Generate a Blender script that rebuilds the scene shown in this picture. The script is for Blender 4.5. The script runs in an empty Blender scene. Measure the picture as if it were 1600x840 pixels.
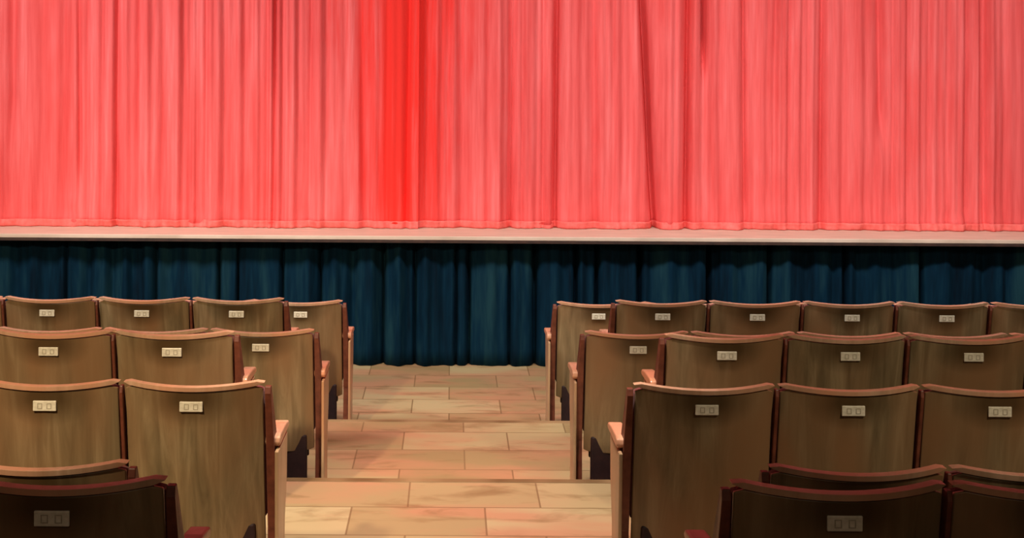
import bpy, bmesh, math, random
from mathutils import Vector, Matrix, noise

S = bpy.context.scene
COL = S.collection
random.seed(7)
R = math.radians
W = 0.54                      # seat spacing in metres
CAMZ = 4.45 * W               # camera height above the lowest floor

# ---------------------------------------------------------------- camera
cam = bpy.data.cameras.new('camera')
cam.sensor_width = 36
cam.lens = 36 * 1900 / 1600
cam.shift_x = (800 - 705) / 1600
cam.shift_y = -(420 - 100) / 1600
cam.clip_start = 0.05
camo = bpy.data.objects.new('camera', cam)
COL.objects.link(camo)
camo.matrix_world = Matrix.Translation((0, 0, CAMZ)) @ Matrix.Rotation(R(90), 4, 'X') @ Matrix.Rotation(R(0.36), 4, 'Z')
S.camera = camo

# ---------------------------------------------------------------- world, lights, exposure
S.view_settings.view_transform = 'Standard'
S.view_settings.look = 'None'
S.view_settings.exposure = 0.0
S.view_settings.gamma = 1.0
S.view_settings.use_curve_mapping = False
world = bpy.data.worlds.new('dim_house')
S.world = world
world.use_nodes = True
world.node_tree.nodes['Background'].inputs[0].default_value = (0.9, 0.75, 0.6, 1)
world.node_tree.nodes['Background'].inputs[1].default_value = 0.06

def aim(o, target):
    d = Vector(target) - o.location
    o.rotation_euler = d.to_track_quat('-Z', 'Y').to_euler()

def area(loc, target, sx, sy, power, col, spread=180):
    l = bpy.data.lights.new('area', 'AREA')
    l.shape = 'RECTANGLE'; l.size = sx; l.size_y = sy
    l.energy = power; l.color = col; l.spread = R(spread)
    o = bpy.data.objects.new('area_light', l); COL.objects.link(o)
    o.location = loc; aim(o, target)
    return o

def spot(loc, target, power, col, size, blend=0.6, rad=0.12):
    l = bpy.data.lights.new('spot', 'SPOT')
    l.energy = power; l.color = col; l.spot_size = R(size)
    l.spot_blend = blend; l.shadow_soft_size = rad
    o = bpy.data.objects.new('spot_light', l); COL.objects.link(o)
    o.location = loc; aim(o, target)
    return o

# wash on the curtain from a bar of stage lights in the ceiling, a bit from the left
area((-3.7, 6.2, 4.45), (-1.9, 10.0, 0.9), 2.4, 0.25, 106, (1, 0.95, 0.93), 110)
area((1.0, 6.2, 4.45), (2.0, 10.0, 0.9), 2.2, 0.25, 60, (1, 0.95, 0.93), 110)
area((4.6, 6.2, 4.45), (4.2, 10.0, 0.9), 2.2, 0.25, 54, (1, 0.95, 0.93), 110)
# warm house lamps and an added rear fill over the seats, stronger on the left block
spot((-2.2, 1.4, 4.4), (-2.3, 5.9, 0.8), 1050, (1, 0.78, 0.50), 58, 0.7)
spot((2.6, 1.6, 4.4), (2.7, 5.7, 0.8), 350, (1, 0.84, 0.60), 60, 0.7)
area((0.0, -1.6, 4.45), (0.0, 3.5, 0.6), 4.0, 0.8, 30, (1, 0.78, 0.55))  # unseen ambient fill added to lift the nearest row
spot((0.0, 4.2, 4.4), (0.0, 5.2, 0.3), 860, (1, 0.85, 0.72), 46, 0.8)
spot((0.0, 5.8, 4.4), (0.0, 7.5, 0.0), 210, (1, 0.87, 0.66), 42, 0.8)

# ---------------------------------------------------------------- node helpers
def mat(name, base=(0.5, 0.5, 0.5), rough=0.6, metal=0.0, spec=0.5):
    m = bpy.data.materials.new(name); m.use_nodes = True
    b = m.node_tree.nodes['Principled BSDF']
    b.inputs['Base Color'].default_value = (*base, 1)
    b.inputs['Roughness'].default_value = rough
    b.inputs['Metallic'].default_value = metal
    b.inputs['Specular IOR Level'].default_value = spec
    return m, m.node_tree.nodes, m.node_tree.links, b

def coords(n, l, scale, kind='Object'):
    tc = n.new('ShaderNodeTexCoord'); mp = n.new('ShaderNodeMapping')
    mp.inputs['Scale'].default_value = scale
    l.new(tc.outputs[kind], mp.inputs['Vector'])
    return mp.outputs['Vector']

def noise_tex(n, l, vec, scale, detail=4, rough=0.55, dist=0.0):
    t = n.new('ShaderNodeTexNoise')
    t.inputs['Scale'].default_value = scale; t.inputs['Detail'].default_value = detail
    t.inputs['Roughness'].default_value = rough; t.inputs['Distortion'].default_value = dist
    l.new(vec, t.inputs['Vector'])
    return t.outputs['Fac']

def ramp(n, l, fac, stops):
    r = n.new('ShaderNodeValToRGB')
    while len(r.color_ramp.elements) < len(stops): r.color_ramp.elements.new(0.5)
    for e, (p, c) in zip(r.color_ramp.elements, stops):
        e.position = p; e.color = (*c, 1)
    l.new(fac, r.inputs['Fac'])
    return r.outputs['Color']

def mix(n, l, fac, a, b, mode='MIX'):
    m = n.new('ShaderNodeMix'); m.data_type = 'RGBA'; m.blend_type = mode
    if isinstance(fac, (int, float)): m.inputs[0].default_value = fac
    else: l.new(fac, m.inputs[0])
    for sock, v in ((6, a), (7, b)):
        if isinstance(v, tuple): m.inputs[sock].default_value = (*v, 1)
        else: l.new(v, m.inputs[sock])
    return m.outputs[2]

def math_node(n, l, op, a, b=None, clamp=False):
    m = n.new('ShaderNodeMath'); m.operation = op; m.use_clamp = clamp
    for i, v in enumerate((a, b)):
        if v is None: continue
        if isinstance(v, (int, float)): m.inputs[i].default_value = v
        else: l.new(v, m.inputs[i])
    return m.outputs[0]

def bump(n, l, bs, h, strength, dist=0.01):
    b = n.new('ShaderNodeBump'); b.inputs['Strength'].default_value = strength
    b.inputs['Distance'].default_value = dist
    l.new(h, b.inputs['Height']); l.new(b.outputs['Normal'], bs.inputs['Normal'])

M = {}
# veneered plywood of the seat backs
def veneer(name, c0, c1, c2, plate_patch):
    m, n, l, b = mat(name, rough=0.42)
    info = n.new('ShaderNodeObjectInfo')
    tc = n.new('ShaderNodeTexCoord')
    off = n.new('ShaderNodeVectorMath'); off.operation = 'ADD'
    sc = n.new('ShaderNodeVectorMath'); sc.operation = 'SCALE'
    l.new(info.outputs['Location'], sc.inputs[0]); sc.inputs['Scale'].default_value = 1.7
    l.new(tc.outputs['Object'], off.inputs[0]); l.new(sc.outputs[0], off.inputs[1])
    mp = n.new('ShaderNodeMapping'); mp.inputs['Scale'].default_value = (9, 3, 0.9)
    l.new(off.outputs[0], mp.inputs['Vector'])
    f = noise_tex(n, l, mp.outputs[0], 2.2, 5, 0.6, 0.6)
    c = ramp(n, l, f, [(0.3, c0), (0.52, c1), (0.72, c2)])
    mp2 = n.new('ShaderNodeMapping'); mp2.inputs['Scale'].default_value = (2.2, 2, 0.8)
    l.new(off.outputs[0], mp2.inputs['Vector'])
    f2 = noise_tex(n, l, mp2.outputs[0], 1.5, 2)
    c = mix(n, l, ramp(n, l, f2, [(0.4, (0, 0, 0)), (0.65, (1, 1, 1))]), c, (c1[0]*1.2, c1[1]*0.9, c1[2]*0.8))
    if plate_patch:
        # dark patch in the veneer around the number plate
        mp3 = n.new('ShaderNodeMapping'); mp3.inputs['Location'].default_value = (0, 0, -0.83 * 9)
        mp3.inputs['Scale'].default_value = (5.2, 0, 9)
        l.new(tc.outputs['Object'], mp3.inputs['Vector'])
        ln = n.new('ShaderNodeVectorMath'); ln.operation = 'LENGTH'
        l.new(mp3.outputs[0], ln.inputs[0])
        k = ramp(n, l, ln.outputs['Value'], [(0.3, (0.85, 0.85, 0.85)), (1.0, (0, 0, 0))])
        c = mix(n, l, k, c, (0.055, 0.03, 0.009))
    l.new(c, b.inputs['Base Color'])
    b.inputs['Coat Weight'].default_value = 0.15
    return m
M['back'] = veneer('seat_back_veneer', (0.13, 0.092, 0.045), (0.23, 0.165, 0.085), (0.36, 0.27, 0.15), True)
M['rim'] = veneer('bentwood_edge', (0.42, 0.26, 0.16), (0.54, 0.35, 0.225), (0.65, 0.44, 0.3), False)
M['arm'] = veneer('armrest_wood', (0.48, 0.24, 0.14), (0.62, 0.35, 0.22), (0.75, 0.48, 0.32), False)
M['panel'] = veneer('end_panel_wood', (0.30, 0.2, 0.11), (0.45, 0.31, 0.18), (0.6, 0.45, 0.29), False)
m, n, l, b = mat('maroon_upholstery', (0.16, 0.018, 0.014), 0.85)
f = noise_tex(n, l, coords(n, l, (1, 1, 1)), 140, 3)
bump(n, l, b, f, 0.3, 0.002); b.inputs['Sheen Weight'].default_value = 0.3
l.new(ramp(n, l, f, [(0.3, (0.10, 0.012, 0.010)), (0.7, (0.2, 0.026, 0.02))]), b.inputs['Base Color'])
M['cushion'] = m
m, n, l, b = mat('dark_pan_board', (0.022, 0.007, 0.009), 0.6)
f = noise_tex(n, l, coords(n, l, (1, 1, 1)), 30, 3)
l.new(ramp(n, l, f, [(0.3, (0.014, 0.005, 0.007)), (0.7, (0.03, 0.010, 0.012))]), b.inputs['Base Color'])
M['pan'] = m
m, n, l, b = mat('red_brown_cast_iron', (0.15, 0.035, 0.02), 0.45)
f = noise_tex(n, l, coords(n, l, (1, 1, 1)), 25, 4)
l.new(ramp(n, l, f, [(0.3, (0.11, 0.028, 0.015)), (0.7, (0.21, 0.06, 0.032))]), b.inputs['Base Color'])
M['iron'] = m
m, n, l, b = mat('pale_plate', (0.72, 0.66, 0.52), 0.35)
f = noise_tex(n, l, coords(n, l, (1, 1, 1)), 60, 3)
l.new(ramp(n, l, f, [(0.3, (0.62, 0.56, 0.43)), (0.7, (0.8, 0.74, 0.6))]), b.inputs['Base Color'])
M['plate'] = m
m, n, l, b = mat('engraved_grey_paint', (0.4, 0.35, 0.26), 0.6); M['mark'] = m
f = noise_tex(n, l, coords(n, l, (1, 1, 1)), 90, 2)
l.new(ramp(n, l, f, [(0.3, (0.36, 0.31, 0.22)), (0.7, (0.46, 0.40, 0.3))]), b.inputs['Base Color'])

# plank floor of aisle and platforms
def planks(name, tint=(1, 1, 1), seed=0.0):
    m, n, l, b = mat(name, rough=0.42)
    tc = n.new('ShaderNodeTexCoord'); mp = n.new('ShaderNodeMapping')
    mp.inputs['Location'].default_value = (seed, seed * 0.37, 0)
    l.new(tc.outputs['Object'], mp.inputs['Vector'])
    br = n.new('ShaderNodeTexBrick')
    br.inputs['Scale'].default_value = 1.0
    br.inputs['Brick Width'].default_value = 0.62
    br.inputs['Row Height'].default_value = 0.34
    br.inputs['Mortar Size'].default_value = 0.006
    br.inputs['Mortar Smooth'].default_value = 0.6
    br.offset = 0.42
    br.inputs['Color1'].default_value = (0, 0, 0, 1); br.inputs['Color2'].default_value = (1, 1, 1, 1)
    br.inputs['Mortar'].default_value = (0.5, 0.5, 0.5, 1)
    l.new(mp.outputs[0], br.inputs['Vector'])
    c = ramp(n, l, br.outputs['Color'], [(0.0, (0.36, 0.24, 0.12)), (0.5, (0.46, 0.33, 0.175)), (1.0, (0.56, 0.43, 0.25))])
    mpn = n.new('ShaderNodeMapping'); mpn.inputs['Scale'].default_value = (1, 3.0, 1)
    mpn.inputs['Location'].default_value = (seed, 0, 0)
    l.new(tc.outputs['Object'], mpn.inputs['Vector'])
    f1 = noise_tex(n, l, mpn.outputs[0], 1.3, 3, 0.5, 0.3)
    c = mix(n, l, ramp(n, l, f1, [(0.42, (0, 0, 0)), (0.62, (0.8, 0.8, 0.8))]), c, (0.55, 0.26, 0.155))
    f2 = noise_tex(n, l, mpn.outputs[0], 2.6, 4, 0.6, 0.5)
    c = mix(n, l, ramp(n, l, f2, [(0.53, (0, 0, 0)), (0.72, (0.75, 0.75, 0.75))]), c, (0.24, 0.14, 0.06))
    c = mix(n, l, math_node(n, l, 'MULTIPLY', br.outputs['Fac'], 0.65), c, (0.16, 0.085, 0.035))
    c = mix(n, l, 1.0, c, tint, 'MULTIPLY')
    l.new(c, b.inputs['Base Color'])
    bump(n, l, b, math_node(n, l, 'SUBTRACT', 1.0, br.outputs['Fac']), 0.12, 0.003)
    return m
M['plank0'] = planks('lower_floor_boards', (0.92, 0.92, 0.85), 3.1)
M['plank1'] = planks('first_step_boards', (0.95, 0.95, 0.9), 0.27)
M['plank2'] = planks('second_step_boards', (1.0, 1.0, 1.0), 7.63)

m, n, l, b = mat('stage_boards', (0.62, 0.45, 0.34), 0.5)
f = noise_tex(n, l, coords(n, l, (1, 12, 1)), 3, 4)
l.new(ramp(n, l, f, [(0.3, (0.55, 0.40, 0.30)), (0.7, (0.72, 0.55, 0.43))]), b.inputs['Base Color'])
M['stage'] = m
m, n, l, b = mat('dark_nosing', (0.03, 0.012, 0.008), 0.6)
f = noise_tex(n, l, coords(n, l, (1, 1, 1)), 12, 3)
l.new(ramp(n, l, f, [(0.3, (0.02, 0.008, 0.006)), (0.7, (0.05, 0.02, 0.012))]), b.inputs['Base Color'])
M['nosing'] = m
m, n, l, b = mat('step_edging', (0.2, 0.11, 0.05), 0.5)  # dark brown standing in for shade at the step edges
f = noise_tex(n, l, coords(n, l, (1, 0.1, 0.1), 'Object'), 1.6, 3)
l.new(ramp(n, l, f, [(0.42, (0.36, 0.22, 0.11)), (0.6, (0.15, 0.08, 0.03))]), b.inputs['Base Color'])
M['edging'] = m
m, n, l, b = mat('dark_plaster', (0.05, 0.03, 0.025), 0.9)
f = noise_tex(n, l, coords(n, l, (1, 1, 1)), 6, 4)
l.new(ramp(n, l, f, [(0.3, (0.05, 0.03, 0.022)), (0.7, (0.08, 0.05, 0.036))]), b.inputs['Base Color'])
M['wall'] = m

# red velour: pinkish red, deeper red by the meeting edges
m, n, l, b = mat('red_velour', rough=0.9, spec=0.1)
v = coords(n, l, (1, 0.0, 0.05))
f = noise_tex(n, l, v, 9, 4, 0.7)
c = ramp(n, l, f, [(0.3, (0.70, 0.070, 0.066)), (0.55, (0.85, 0.135, 0.13)), (0.72, (0.94, 0.205, 0.20))])
v2 = coords(n, l, (1, 0.0, 0.35))
f2 = noise_tex(n, l, v2, 1.7, 3, 0.6)
c = mix(n, l, ramp(n, l, f2, [(0.52, (0, 0, 0)), (0.75, (0.5, 0.5, 0.5))]), c, (0.80, 0.06, 0.05))
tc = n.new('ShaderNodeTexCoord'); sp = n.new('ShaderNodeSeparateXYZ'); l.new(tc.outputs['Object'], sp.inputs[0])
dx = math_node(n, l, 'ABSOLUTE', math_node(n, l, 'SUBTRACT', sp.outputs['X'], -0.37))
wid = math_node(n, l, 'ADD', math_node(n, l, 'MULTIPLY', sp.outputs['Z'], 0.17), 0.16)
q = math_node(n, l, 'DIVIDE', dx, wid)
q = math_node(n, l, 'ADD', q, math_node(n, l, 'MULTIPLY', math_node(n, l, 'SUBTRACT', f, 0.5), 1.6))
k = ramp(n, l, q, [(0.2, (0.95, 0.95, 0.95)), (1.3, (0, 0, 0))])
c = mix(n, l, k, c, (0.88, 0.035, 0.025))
l.new(c, b.inputs['Base Color'])
fn = noise_tex(n, l, coords(n, l, (1, 1, 1)), 22, 5, 0.7)
bump(n, l, b, fn, 0.25, 0.01)
M['red'] = m
m, n, l, b = mat('hem_tape', (0.86, 0.30, 0.25), 0.9, spec=0.1)
f = noise_tex(n, l, coords(n, l, (1, 1, 1)), 14, 4, 0.7)
l.new(ramp(n, l, f, [(0.3, (0.80, 0.11, 0.095)), (0.7, (0.9, 0.19, 0.165))]), b.inputs['Base Color'])
M['hem'] = m
m, n, l, b = mat('dark_teal_drape', rough=0.85, spec=0.08)
f = noise_tex(n, l, coords(n, l, (1, 0.0, 0.1)), 5, 4, 0.75)
l.new(ramp(n, l, f, [(0.3, (0.0005, 0.004, 0.009)), (0.5, (0.001, 0.016, 0.034)), (0.68, (0.008, 0.036, 0.050))]), b.inputs['Base Color'])
M['teal'] = m

# ---------------------------------------------------------------- object helpers
def obj(name, bm, m, parent=None, smooth=False):
    me = bpy.data.meshes.new(name)
    bmesh.ops.recalc_face_normals(bm, faces=bm.faces[:])
    bm.to_mesh(me); bm.free()
    me.materials.append(m)
    if smooth:
        me.polygons.foreach_set('use_smooth', [True] * len(me.polygons))
    o = bpy.data.objects.new(name, me); COL.objects.link(o)
    if parent: o.parent = parent
    return o

def add_box(bm, x0, x1, y0, y1, z0, z1, bev=0.0, seg=2):
    r = bmesh.ops.create_cube(bm, size=1.0)
    vs = r['verts']
    for v in vs:
        v.co = Vector((x0 + (v.co.x + .5) * (x1 - x0), y0 + (v.co.y + .5) * (y1 - y0), z0 + (v.co.z + .5) * (z1 - z0)))
    if bev > 0:
        es = list({e for v in vs for e in v.link_edges})
        bmesh.ops.bevel(bm, geom=es, offset=bev, segments=seg, profile=0.5, affect='EDGES')

def box(name, m, dims, bev=0.0, parent=None):
    bm = bmesh.new(); add_box(bm, *dims, bev)
    return obj(name, bm, m, parent)

def struct(name, m, dims, bev=0.0):
    o = box(name, m, dims, bev); o['kind'] = 'structure'
    return o

def tag(o, label, cat, group=None):
    o['label'] = label; o['category'] = cat
    if group: o['group'] = group

# ---------------------------------------------------------------- the room
L = [0.0, 0.315 * W, 0.62 * W, 0.93 * W]            # platform heights
NOSE = [7.62, 6.06, 3.45]                          # far edges of the platforms
HALL = 6.6
struct('floor', M['plank0'], (-HALL, HALL, -2.6, 12.2, -0.12, 0.0))
for i, (e, ml) in enumerate(zip(NOSE, ('plank1', 'plank2', 'plank1'))):
    struct('seating_platform', M[ml], (-HALL, HALL, -2.6, e, L[i] + 0.0005, L[i + 1]), 0.006)
struct('ceiling', M['wall'], (-HALL, HALL, -2.6, 12.2, 4.6, 4.7))
struct('wall_left', M['wall'], (-HALL - 0.1, -HALL, -2.6, 12.2, -0.12, 4.7))
struct('wall_right', M['wall'], (HALL, HALL + 0.1, -2.6, 12.2, -0.12, 4.7))
struct('wall_back', M['wall'], (-HALL, HALL, -2.7, -2.6, -0.12, 4.7))
struct('wall_front', M['wall'], (-HALL, HALL, 12.2, 12.3, -0.12, 4.7))

for i in (0, 1):      # nosing shadow put in as a dark strip along each step
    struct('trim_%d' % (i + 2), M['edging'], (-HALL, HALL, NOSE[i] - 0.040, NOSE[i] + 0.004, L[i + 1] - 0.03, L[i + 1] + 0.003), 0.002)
# stage
STZ = 1.955 * W
SKY = 9.58
struct('stage_floor', M['stage'], (-HALL + 0.002, HALL - 0.002, SKY - 0.07, 12.19, STZ - 0.03, STZ), 0.004)
struct('trim_1', M['nosing'], (-HALL + 0.002, HALL - 0.002, SKY - 0.085, SKY - 0.03, STZ - 0.05, STZ - 0.0305))

# pleated sheets -------------------------------------------------
def pleat_sheet(name, m, x0, x1, z0, z1, y, fold, nx, nz, thick=0.006):
    bm = bmesh.new()
    grid = []
    for j in range(nz + 1):
        z = z0 + (z1 - z0) * j / nz
        row = []
        for i in range(nx + 1):
            x = x0 + (x1 - x0) * i / nx
            row.append(bm.verts.new((x, y - fold(x, z), z)))
        grid.append(row)
    for j in range(nz):
        for i in range(nx):
            bm.faces.new((grid[j][i], grid[j][i + 1], grid[j + 1][i + 1], grid[j + 1][i]))
    o = obj(name, bm, m, smooth=True)
    mo = o.modifiers.new('cloth_thickness', 'SOLIDIFY'); mo.thickness = thick; mo.offset = 0
    return o

PPM = 1900 / 9.94
def px(p): return (p - 705) / PPM
# individual creases: x at top, x at bottom (photo columns), depth, half width, lowest height reached
CREASE = [(1006, 1028, .17, .032, 1.0), (1078, 1076, .08, .028, 1.0), (1103, 1106, .13, .025, 2.5), (872, 870, .085, .03, 1.0),
          (930, 932, .045, .028, 1.0), (802, 800, .07, .03, 1.0), (850, 850, .03, .02, 1.0), (430, 427, .05, .02, 1.0),
          (183, 181, .035, .02, 1.0), (305, 306, .03, .02, 1.0), (18, 18, .05, .04, 1.9), (720, 722, .04, .03, 1.0),
          (120, 125, .035, .02, 1.5), (1380, 1386, .09, .035, 1.9), (1545, 1548, .04, .03, 1.0), (485, 484, .045, .025, 1.0),
          (560, 575, .03, .04, 1.0), (1165, 1170, .03, .02, 1.0), (1290, 1288, .03, .03, 1.0), (640, 636, .03, .02, 1.0)]
RIDGE = [(500, .05, .045), (425, .02, .03), (230, .03, .03), (890, .035, .045), (1045, .04, .05), (780, .03, .04), (1090, .02, .03), (950, .02, .03)]
def fold_red(x, z):
    n1 = noise.noise(Vector((x * 1.3, z * 0.12, 1.0)))
    n2 = noise.noise(Vector((x * 0.6, z * 0.05, 7.0)))
    amp = 0.006 + 0.010 * max(0.0, n1 + 0.5)
    u = x + 0.09 * noise.noise(Vector((x * 2.1, 0, 4.0))) + 0.01 * noise.noise(Vector((x * 2, z * 0.8, 9.0)))
    g = amp * math.sin(2 * math.pi * u / 0.165) + 0.5 * amp * math.sin(2 * math.pi * u / 0.071 + 1.3 * n2)
    g += 0.030 * noise.noise(Vector((x * 3.1, z * 0.10, 2.0))) + 0.010 * noise.noise(Vector((x * 9.0, z * 0.25, 3.0)))
    t = min(1.0, max(0.0, (2.95 - z) / 1.95))
    for pt, pb, d, w, zl in CREASE:
        c = px(pt + (pb - pt) * t)
        q = (x - c) / w
        if abs(q) < 3:
            fade = 1.0 if zl <= 1.0 else min(1.0, max(0.0, (z - zl + 0.25) / 0.4))
            g -= d * math.exp(-q * q) * fade
    for p, d, w in RIDGE:
        q = (x - px(p)) / w
        if abs(q) < 3: g += d * math.exp(-q * q)
    # the cloth breaks and crumples a little above the boards
    if z < STZ + 0.28:
        k = (STZ + 0.28 - z) / 0.28
        g += 0.045 * k * noise.noise(Vector((x * 7, z * 9, 5.0))) + 0.01 * k
    return g
CY = 9.96
cl = pleat_sheet('stage_curtain', M['red'], -6.5, px(655), STZ + 0.01, 4.58, CY, fold_red, 1500, 46)
tag(cl, 'left half of the tall red pleated stage curtain, reaching to the deep red middle', 'curtain')
cr = pleat_sheet('stage_curtain', M['red'], px(640), 6.5, STZ + 0.01, 4.58, CY + 0.05, fold_red, 1600, 46)
tag(cr, 'right half of the red stage curtain, with the long dark creases right of centre', 'curtain')
for c_, a_, b_, yy in ((cl, -6.5, px(655), CY), (cr, px(640), 6.5, CY + 0.05)):
    h = pleat_sheet('hem', M['hem'], a_, b_, STZ + 0.002, STZ + 0.06, yy - 0.006, fold_red, 1100, 4, 0.008)
    h.parent = c_
    h['label'] = 'paler stitched hem along the foot'

TC = [(715, .05, .03), (840, .07, .04), (905, .09, .04), (938, .08, .035), (1005, .09, .04), (1115, .09, .035), (1210, .06, .03), (340, .05, .03),
      (440, .05, .03), (370, .04, .02), (650, .05, .03), (735, .06, .03), (800, .05, .03), (600, .05, .03), (500, .05, .03), (240, .04, .03), (100, .04, .03), (1330, .05, .03), (1450, .05, .03)]
def fold_teal(x, z):
    u = x + 0.10 * noise.noise(Vector((x * 1.9, 0, 14.0)))
    n_ = max(0.15, noise.noise(Vector((x * 0.9, 0, 31.0))) + 0.55)
    g = 0.045 * n_ * math.sin(2 * math.pi * u / 0.24) + 0.016 * n_ * math.sin(2 * math.pi * u / 0.103 + 1.0)
    g += 0.05 * noise.noise(Vector((x * 2.5, z * 0.3, 12.0)))
    for p, d, w in TC:
        q = (x - (p - 705) / (1900 / SKY)) / (0.55 * w)
        if abs(q) < 3: g -= 1.9 * d * math.exp(-q * q)
    return (0.55 + 0.35 * min(1.0, z / 0.5)) * g
sk = pleat_sheet('stage_skirt', M['teal'], -6.5, 6.5, 0.004, STZ - 0.035, SKY + 0.11, fold_teal, 2800, 8)
tag(sk, 'dark teal pleated drape covering the front of the stage below the red curtain', 'drape')

# ---------------------------------------------------------------- theatre seats
SAG, DIP, LEAN = 0.060, 0.015, 0.10
ZB, ZT = 0.245, 0.889
HW = 0.262
def back_y(x, z):
    """depth of the rear face of the back; top leans towards the rows behind"""
    return SAG * (x / HW) ** 2 - SAG - LEAN * ((z - ZB) / (ZT - ZB)) + LEAN

def curved_slab(z0f, z1f, hw, y_in, y_out, nx=20, nz=10, corner=0.0):
    """slab between two heights following the curved back; y_in rear face offset, y_out front face offset"""
    bm = bmesh.new()
    def pt(i, j, dy):
        x = -hw + 2 * hw * i / nx
        zl, zh = z0f(x), z1f(x)
        if corner:
            q = max(0.0, abs(x) - (hw - corner)) / corner
            drop = corner * (1 - math.sqrt(max(0.0, 1 - q * q)))
            zh -= drop * 0.8
            zl += drop * 0.5
        z = zl + (zh - zl) * j / nz
        return bm.verts.new((x, back_y(x, z) + dy, z))
    A = [[pt(i, j, y_in) for i in range(nx + 1)] for j in range(nz + 1)]
    B = [[pt(i, j, y_out) for i in range(nx + 1)] for j in range(nz + 1)]
    for j in range(nz):
        for i in range(nx):
            bm.faces.new((A[j][i], A[j][i+1], A[j+1][i+1], A[j+1][i]))
            bm.faces.new((B[j][i+1], B[j][i], B[j+1][i], B[j+1][i+1]))
    for i in range(nx):
        bm.faces.new((A[0][i+1], A[0][i], B[0][i], B[0][i+1]))
        bm.faces.new((A[nz][i], A[nz][i+1], B[nz][i+1], B[nz][i]))
    for j in range(nz):
        bm.faces.new((A[j][0], A[j+1][0], B[j+1][0], B[j][0]))
        bm.faces.new((A[j+1][nx], A[j][nx], B[j][nx], B[j+1][nx]))
    return bm

def top(x): return ZT - DIP * (1 - (x / HW) ** 2)
def finish(o, bev=0.004):
    mo = o.modifiers.new('soft_edges', 'BEVEL'); mo.width = bev; mo.segments = 2; mo.limit_method = 'ANGLE'; mo.angle_limit = R(40)
    o.data.polygons.foreach_set('use_smooth', [True] * len(o.data.polygons))
    wn = o.modifiers.new('normals', 'WEIGHTED_NORMAL')
    return o

def prism_x(bm, pts, x0, x1):
    """side profile (y, z) extruded across x"""
    a = [bm.verts.new((x0, y, z)) for y, z in pts]
    b_ = [bm.verts.new((x1, y, z)) for y, z in pts]
    bm.faces.new(a[::-1]); bm.faces.new(b_)
    for i in range(len(pts)):
        j = (i + 1) % len(pts)
        bm.faces.new((a[i], a[j], b_[j], b_[i]))

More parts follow.
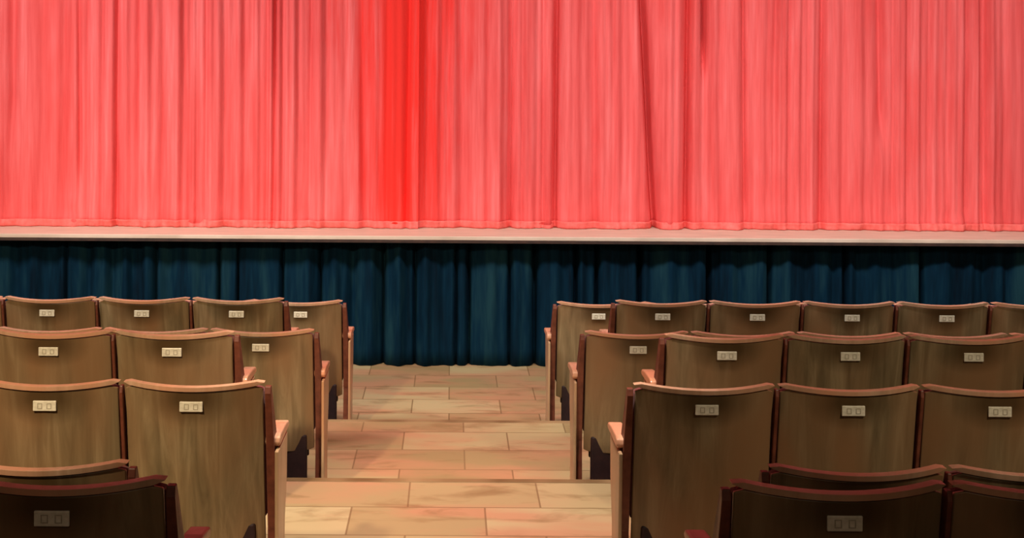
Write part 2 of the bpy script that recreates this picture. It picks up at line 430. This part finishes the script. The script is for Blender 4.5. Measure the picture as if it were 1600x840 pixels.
def make_seat(side, aisle):
    """side = +1: the aisle lies towards +x of this seat (left block)"""
    t = bpy.data.objects.new('theatre_seat', None); COL.objects.link(t)
    finish(obj('back_panel', curved_slab(lambda x: ZB, lambda x: top(x) - 0.020, HW - 0.006, 0.0, 0.014, corner=0.016), M['back'], t))
    r_ = finish(obj('top_rail', curved_slab(lambda x: top(x) - 0.017, top, HW, -0.006, 0.026, nz=2, corner=0.012), M['rim'], t), 0.006)
    r_['label'] = 'lighter bentwood rim'
    finish(obj('back_cushion', curved_slab(lambda x: ZB + 0.09, lambda x: top(x) - 0.028, HW - 0.001, 0.014, 0.062, nz=10, corner=0.018), M['cushion'], t), 0.012)
    # number plate
    bm = bmesh.new()
    zc = 0.800; yc = back_y(0, zc)
    add_box(bm, -0.043, 0.043, yc - 0.006, yc + 0.002, zc - 0.019, zc + 0.019, 0.0028, 2)
    pl = obj('number_plate', bm, M['plate'], t)
    bm = bmesh.new()
    for s in (-1, 1):    # worn two-figure engraving
        cx = 0.017 * s
        add_box(bm, cx - 0.009, cx + 0.009, yc - 0.0068, yc - 0.0058, zc + 0.0080, zc + 0.0105)
        add_box(bm, cx - 0.009, cx + 0.009, yc - 0.0068, yc - 0.0058, zc - 0.0105, zc - 0.0080)
        add_box(bm, cx - 0.009, cx - 0.006, yc - 0.0068, yc - 0.0058, zc - 0.0081, zc + 0.0081)
        add_box(bm, cx + 0.006, cx + 0.009, yc - 0.0068, yc - 0.0058, zc - 0.0081, zc + 0.0081)
    obj('engraving', bm, M['mark'], pl)
    # tipped-up seat: cushion towards the back, board on its underside
    bm = bmesh.new(); add_box(bm, -0.215, 0.215, 0.10, 0.165, 0.20, 0.62, 0.02, 3)
    s_ = obj('seat_cushion', bm, M['cushion'], t, True)
    bm = bmesh.new(); add_box(bm, -0.222, 0.222, 0.160, 0.180, 0.19, 0.63, 0.006, 2)
    obj('seat_board', bm, M['pan'], t)
    bm = bmesh.new(); add_box(bm, -0.222, 0.222, 0.062, 0.105, 0.085, 0.33, 0.01, 2)
    obj('seat_housing', bm, M['pan'], t)
    # standards: every seat owns the one on its aisle side
    def standard(s, end):
        xs = s * (0.281 if end else W / 2)
        hw = 0.011 if end else 0.0065
        ya = 0.045 if end else 0.108
        bm = bmesh.new()
        prism_x(bm, [(0.00, 0.0), (0.0, 0.02), (0.065, 0.05), (0.085, 0.30), (0.06, 0.45), (-0.012, 0.84), (-0.006, 0.865), (0.018, 0.865),
                     (0.10, 0.60), (0.24, 0.625), (0.27, 0.60), (0.20, 0.52), (0.155, 0.40), (0.15, 0.05), (0.26, 0.02), (0.26, 0.0)], xs - hw, xs + hw)
        bmesh.ops.recalc_face_normals(bm, faces=bm.faces[:])
        if end:                      # the upright swells outwards from the top of the back down to the armrest
            for v in bm.verts:
                if (v.co.x - xs) * s > 0: v.co.x += s * 0.016 * min(1.0, max(0.0, (0.86 - v.co.z) / 0.26))
                v.co.x -= s * 0.005
        st = obj('standard', bm, M['iron'], t)
        mo = st.modifiers.new('soft_edges', 'BEVEL'); mo.width = 0.003; mo.segments = 2
        bm = bmesh.new()
        prism_x(bm, [(ya, 0.628), (ya - 0.012, 0.642), (ya - 0.008, 0.664), (ya + 0.02, 0.672), (0.20, 0.668), (0.29, 0.655), (0.305, 0.64), (0.29, 0.628)], xs - 0.030 + (s * 0.010 if end else 0), xs + 0.026 + (s * 0.010 if end else 0))
        ar = obj('armrest', bm, M['arm'], t)
        ar['label'] = 'reddish wooden armrest'
        mo = ar.modifiers.new('soft_edges', 'BEVEL'); mo.width = 0.007; mo.segments = 3
        if end:
            bm = bmesh.new()
            prism_x(bm, [(0.015, 0.0), (0.02, 0.30), (0.005, 0.62), (0.26, 0.62), (0.25, 0.45), (0.20, 0.30), (0.20, 0.0)], xs + s * 0.020, xs + s * 0.034)
            ep = obj('end_panel', bm, M['panel'], t)
            ep['label'] = 'pale wooden aisle end panel'
            mo = ep.modifiers.new('soft_edges', 'BEVEL'); mo.width = 0.004; mo.segments = 2
    standard(side, aisle)
    return t

def copy_seat(src):
    r = src.copy(); COL.objects.link(r)
    for ch in list(src.children):
        c = ch.copy(); COL.objects.link(c); c.parent = r
        for g in list(ch.children):
            d = g.copy(); COL.objects.link(d); d.parent = c
    return r

protos = {}
ORD = ['nearest', 'second nearest', 'third nearest', 'fourth nearest', 'third farthest', 'second farthest', 'farthest']
NTH = ['aisle-end', 'second from the aisle', 'third from the aisle', 'fourth from the aisle', 'fifth from the aisle', 'sixth from the aisle', 'seventh from the aisle', 'eighth from the aisle']
# distance of each row from the camera, its floor level, first seat centre from the aisle line
ROWS = [(7.77, 0, 1.76), (6.95, 1, 2.25), (6.14, 1, 1.76), (5.34, 2, 2.25), (4.50, 2, 1.76), (3.58, 2, 2.25), (2.95, 3, 1.77)]
for ri, (d, lv, first) in enumerate(ROWS):
    px_w = 1900 * W / d
    for side, reach in ((1, 705 / px_w), (-1, 905 / px_w)):       # +1: left block (aisle to its right)
        k = 0
        while first + k - 0.5 < reach + 0.35:
            key = (side, k == 0)
            if key not in protos:
                protos[key] = make_seat(side, k == 0); o = protos[key]
            else:
                o = copy_seat(protos[key])
            # the number plate sits on the leaned back, so the top of the back lands at distance d
            o.location = (-side * (first + k) * W, d + SAG * 0.5, L[lv])
            blk = 'left' if side == 1 else 'right'
            if k == 0:
                lab = 'brown theatre seat at the aisle end of the %s row, %s block' % (ORD[6 - ri], blk)
            else:
                lab = 'brown theatre seat, %s, in the %s row of the %s block' % (NTH[k], ORD[6 - ri], blk)
            tag(o, lab, 'seat', 'theatre seats in rows either side of the aisle')
            k += 1
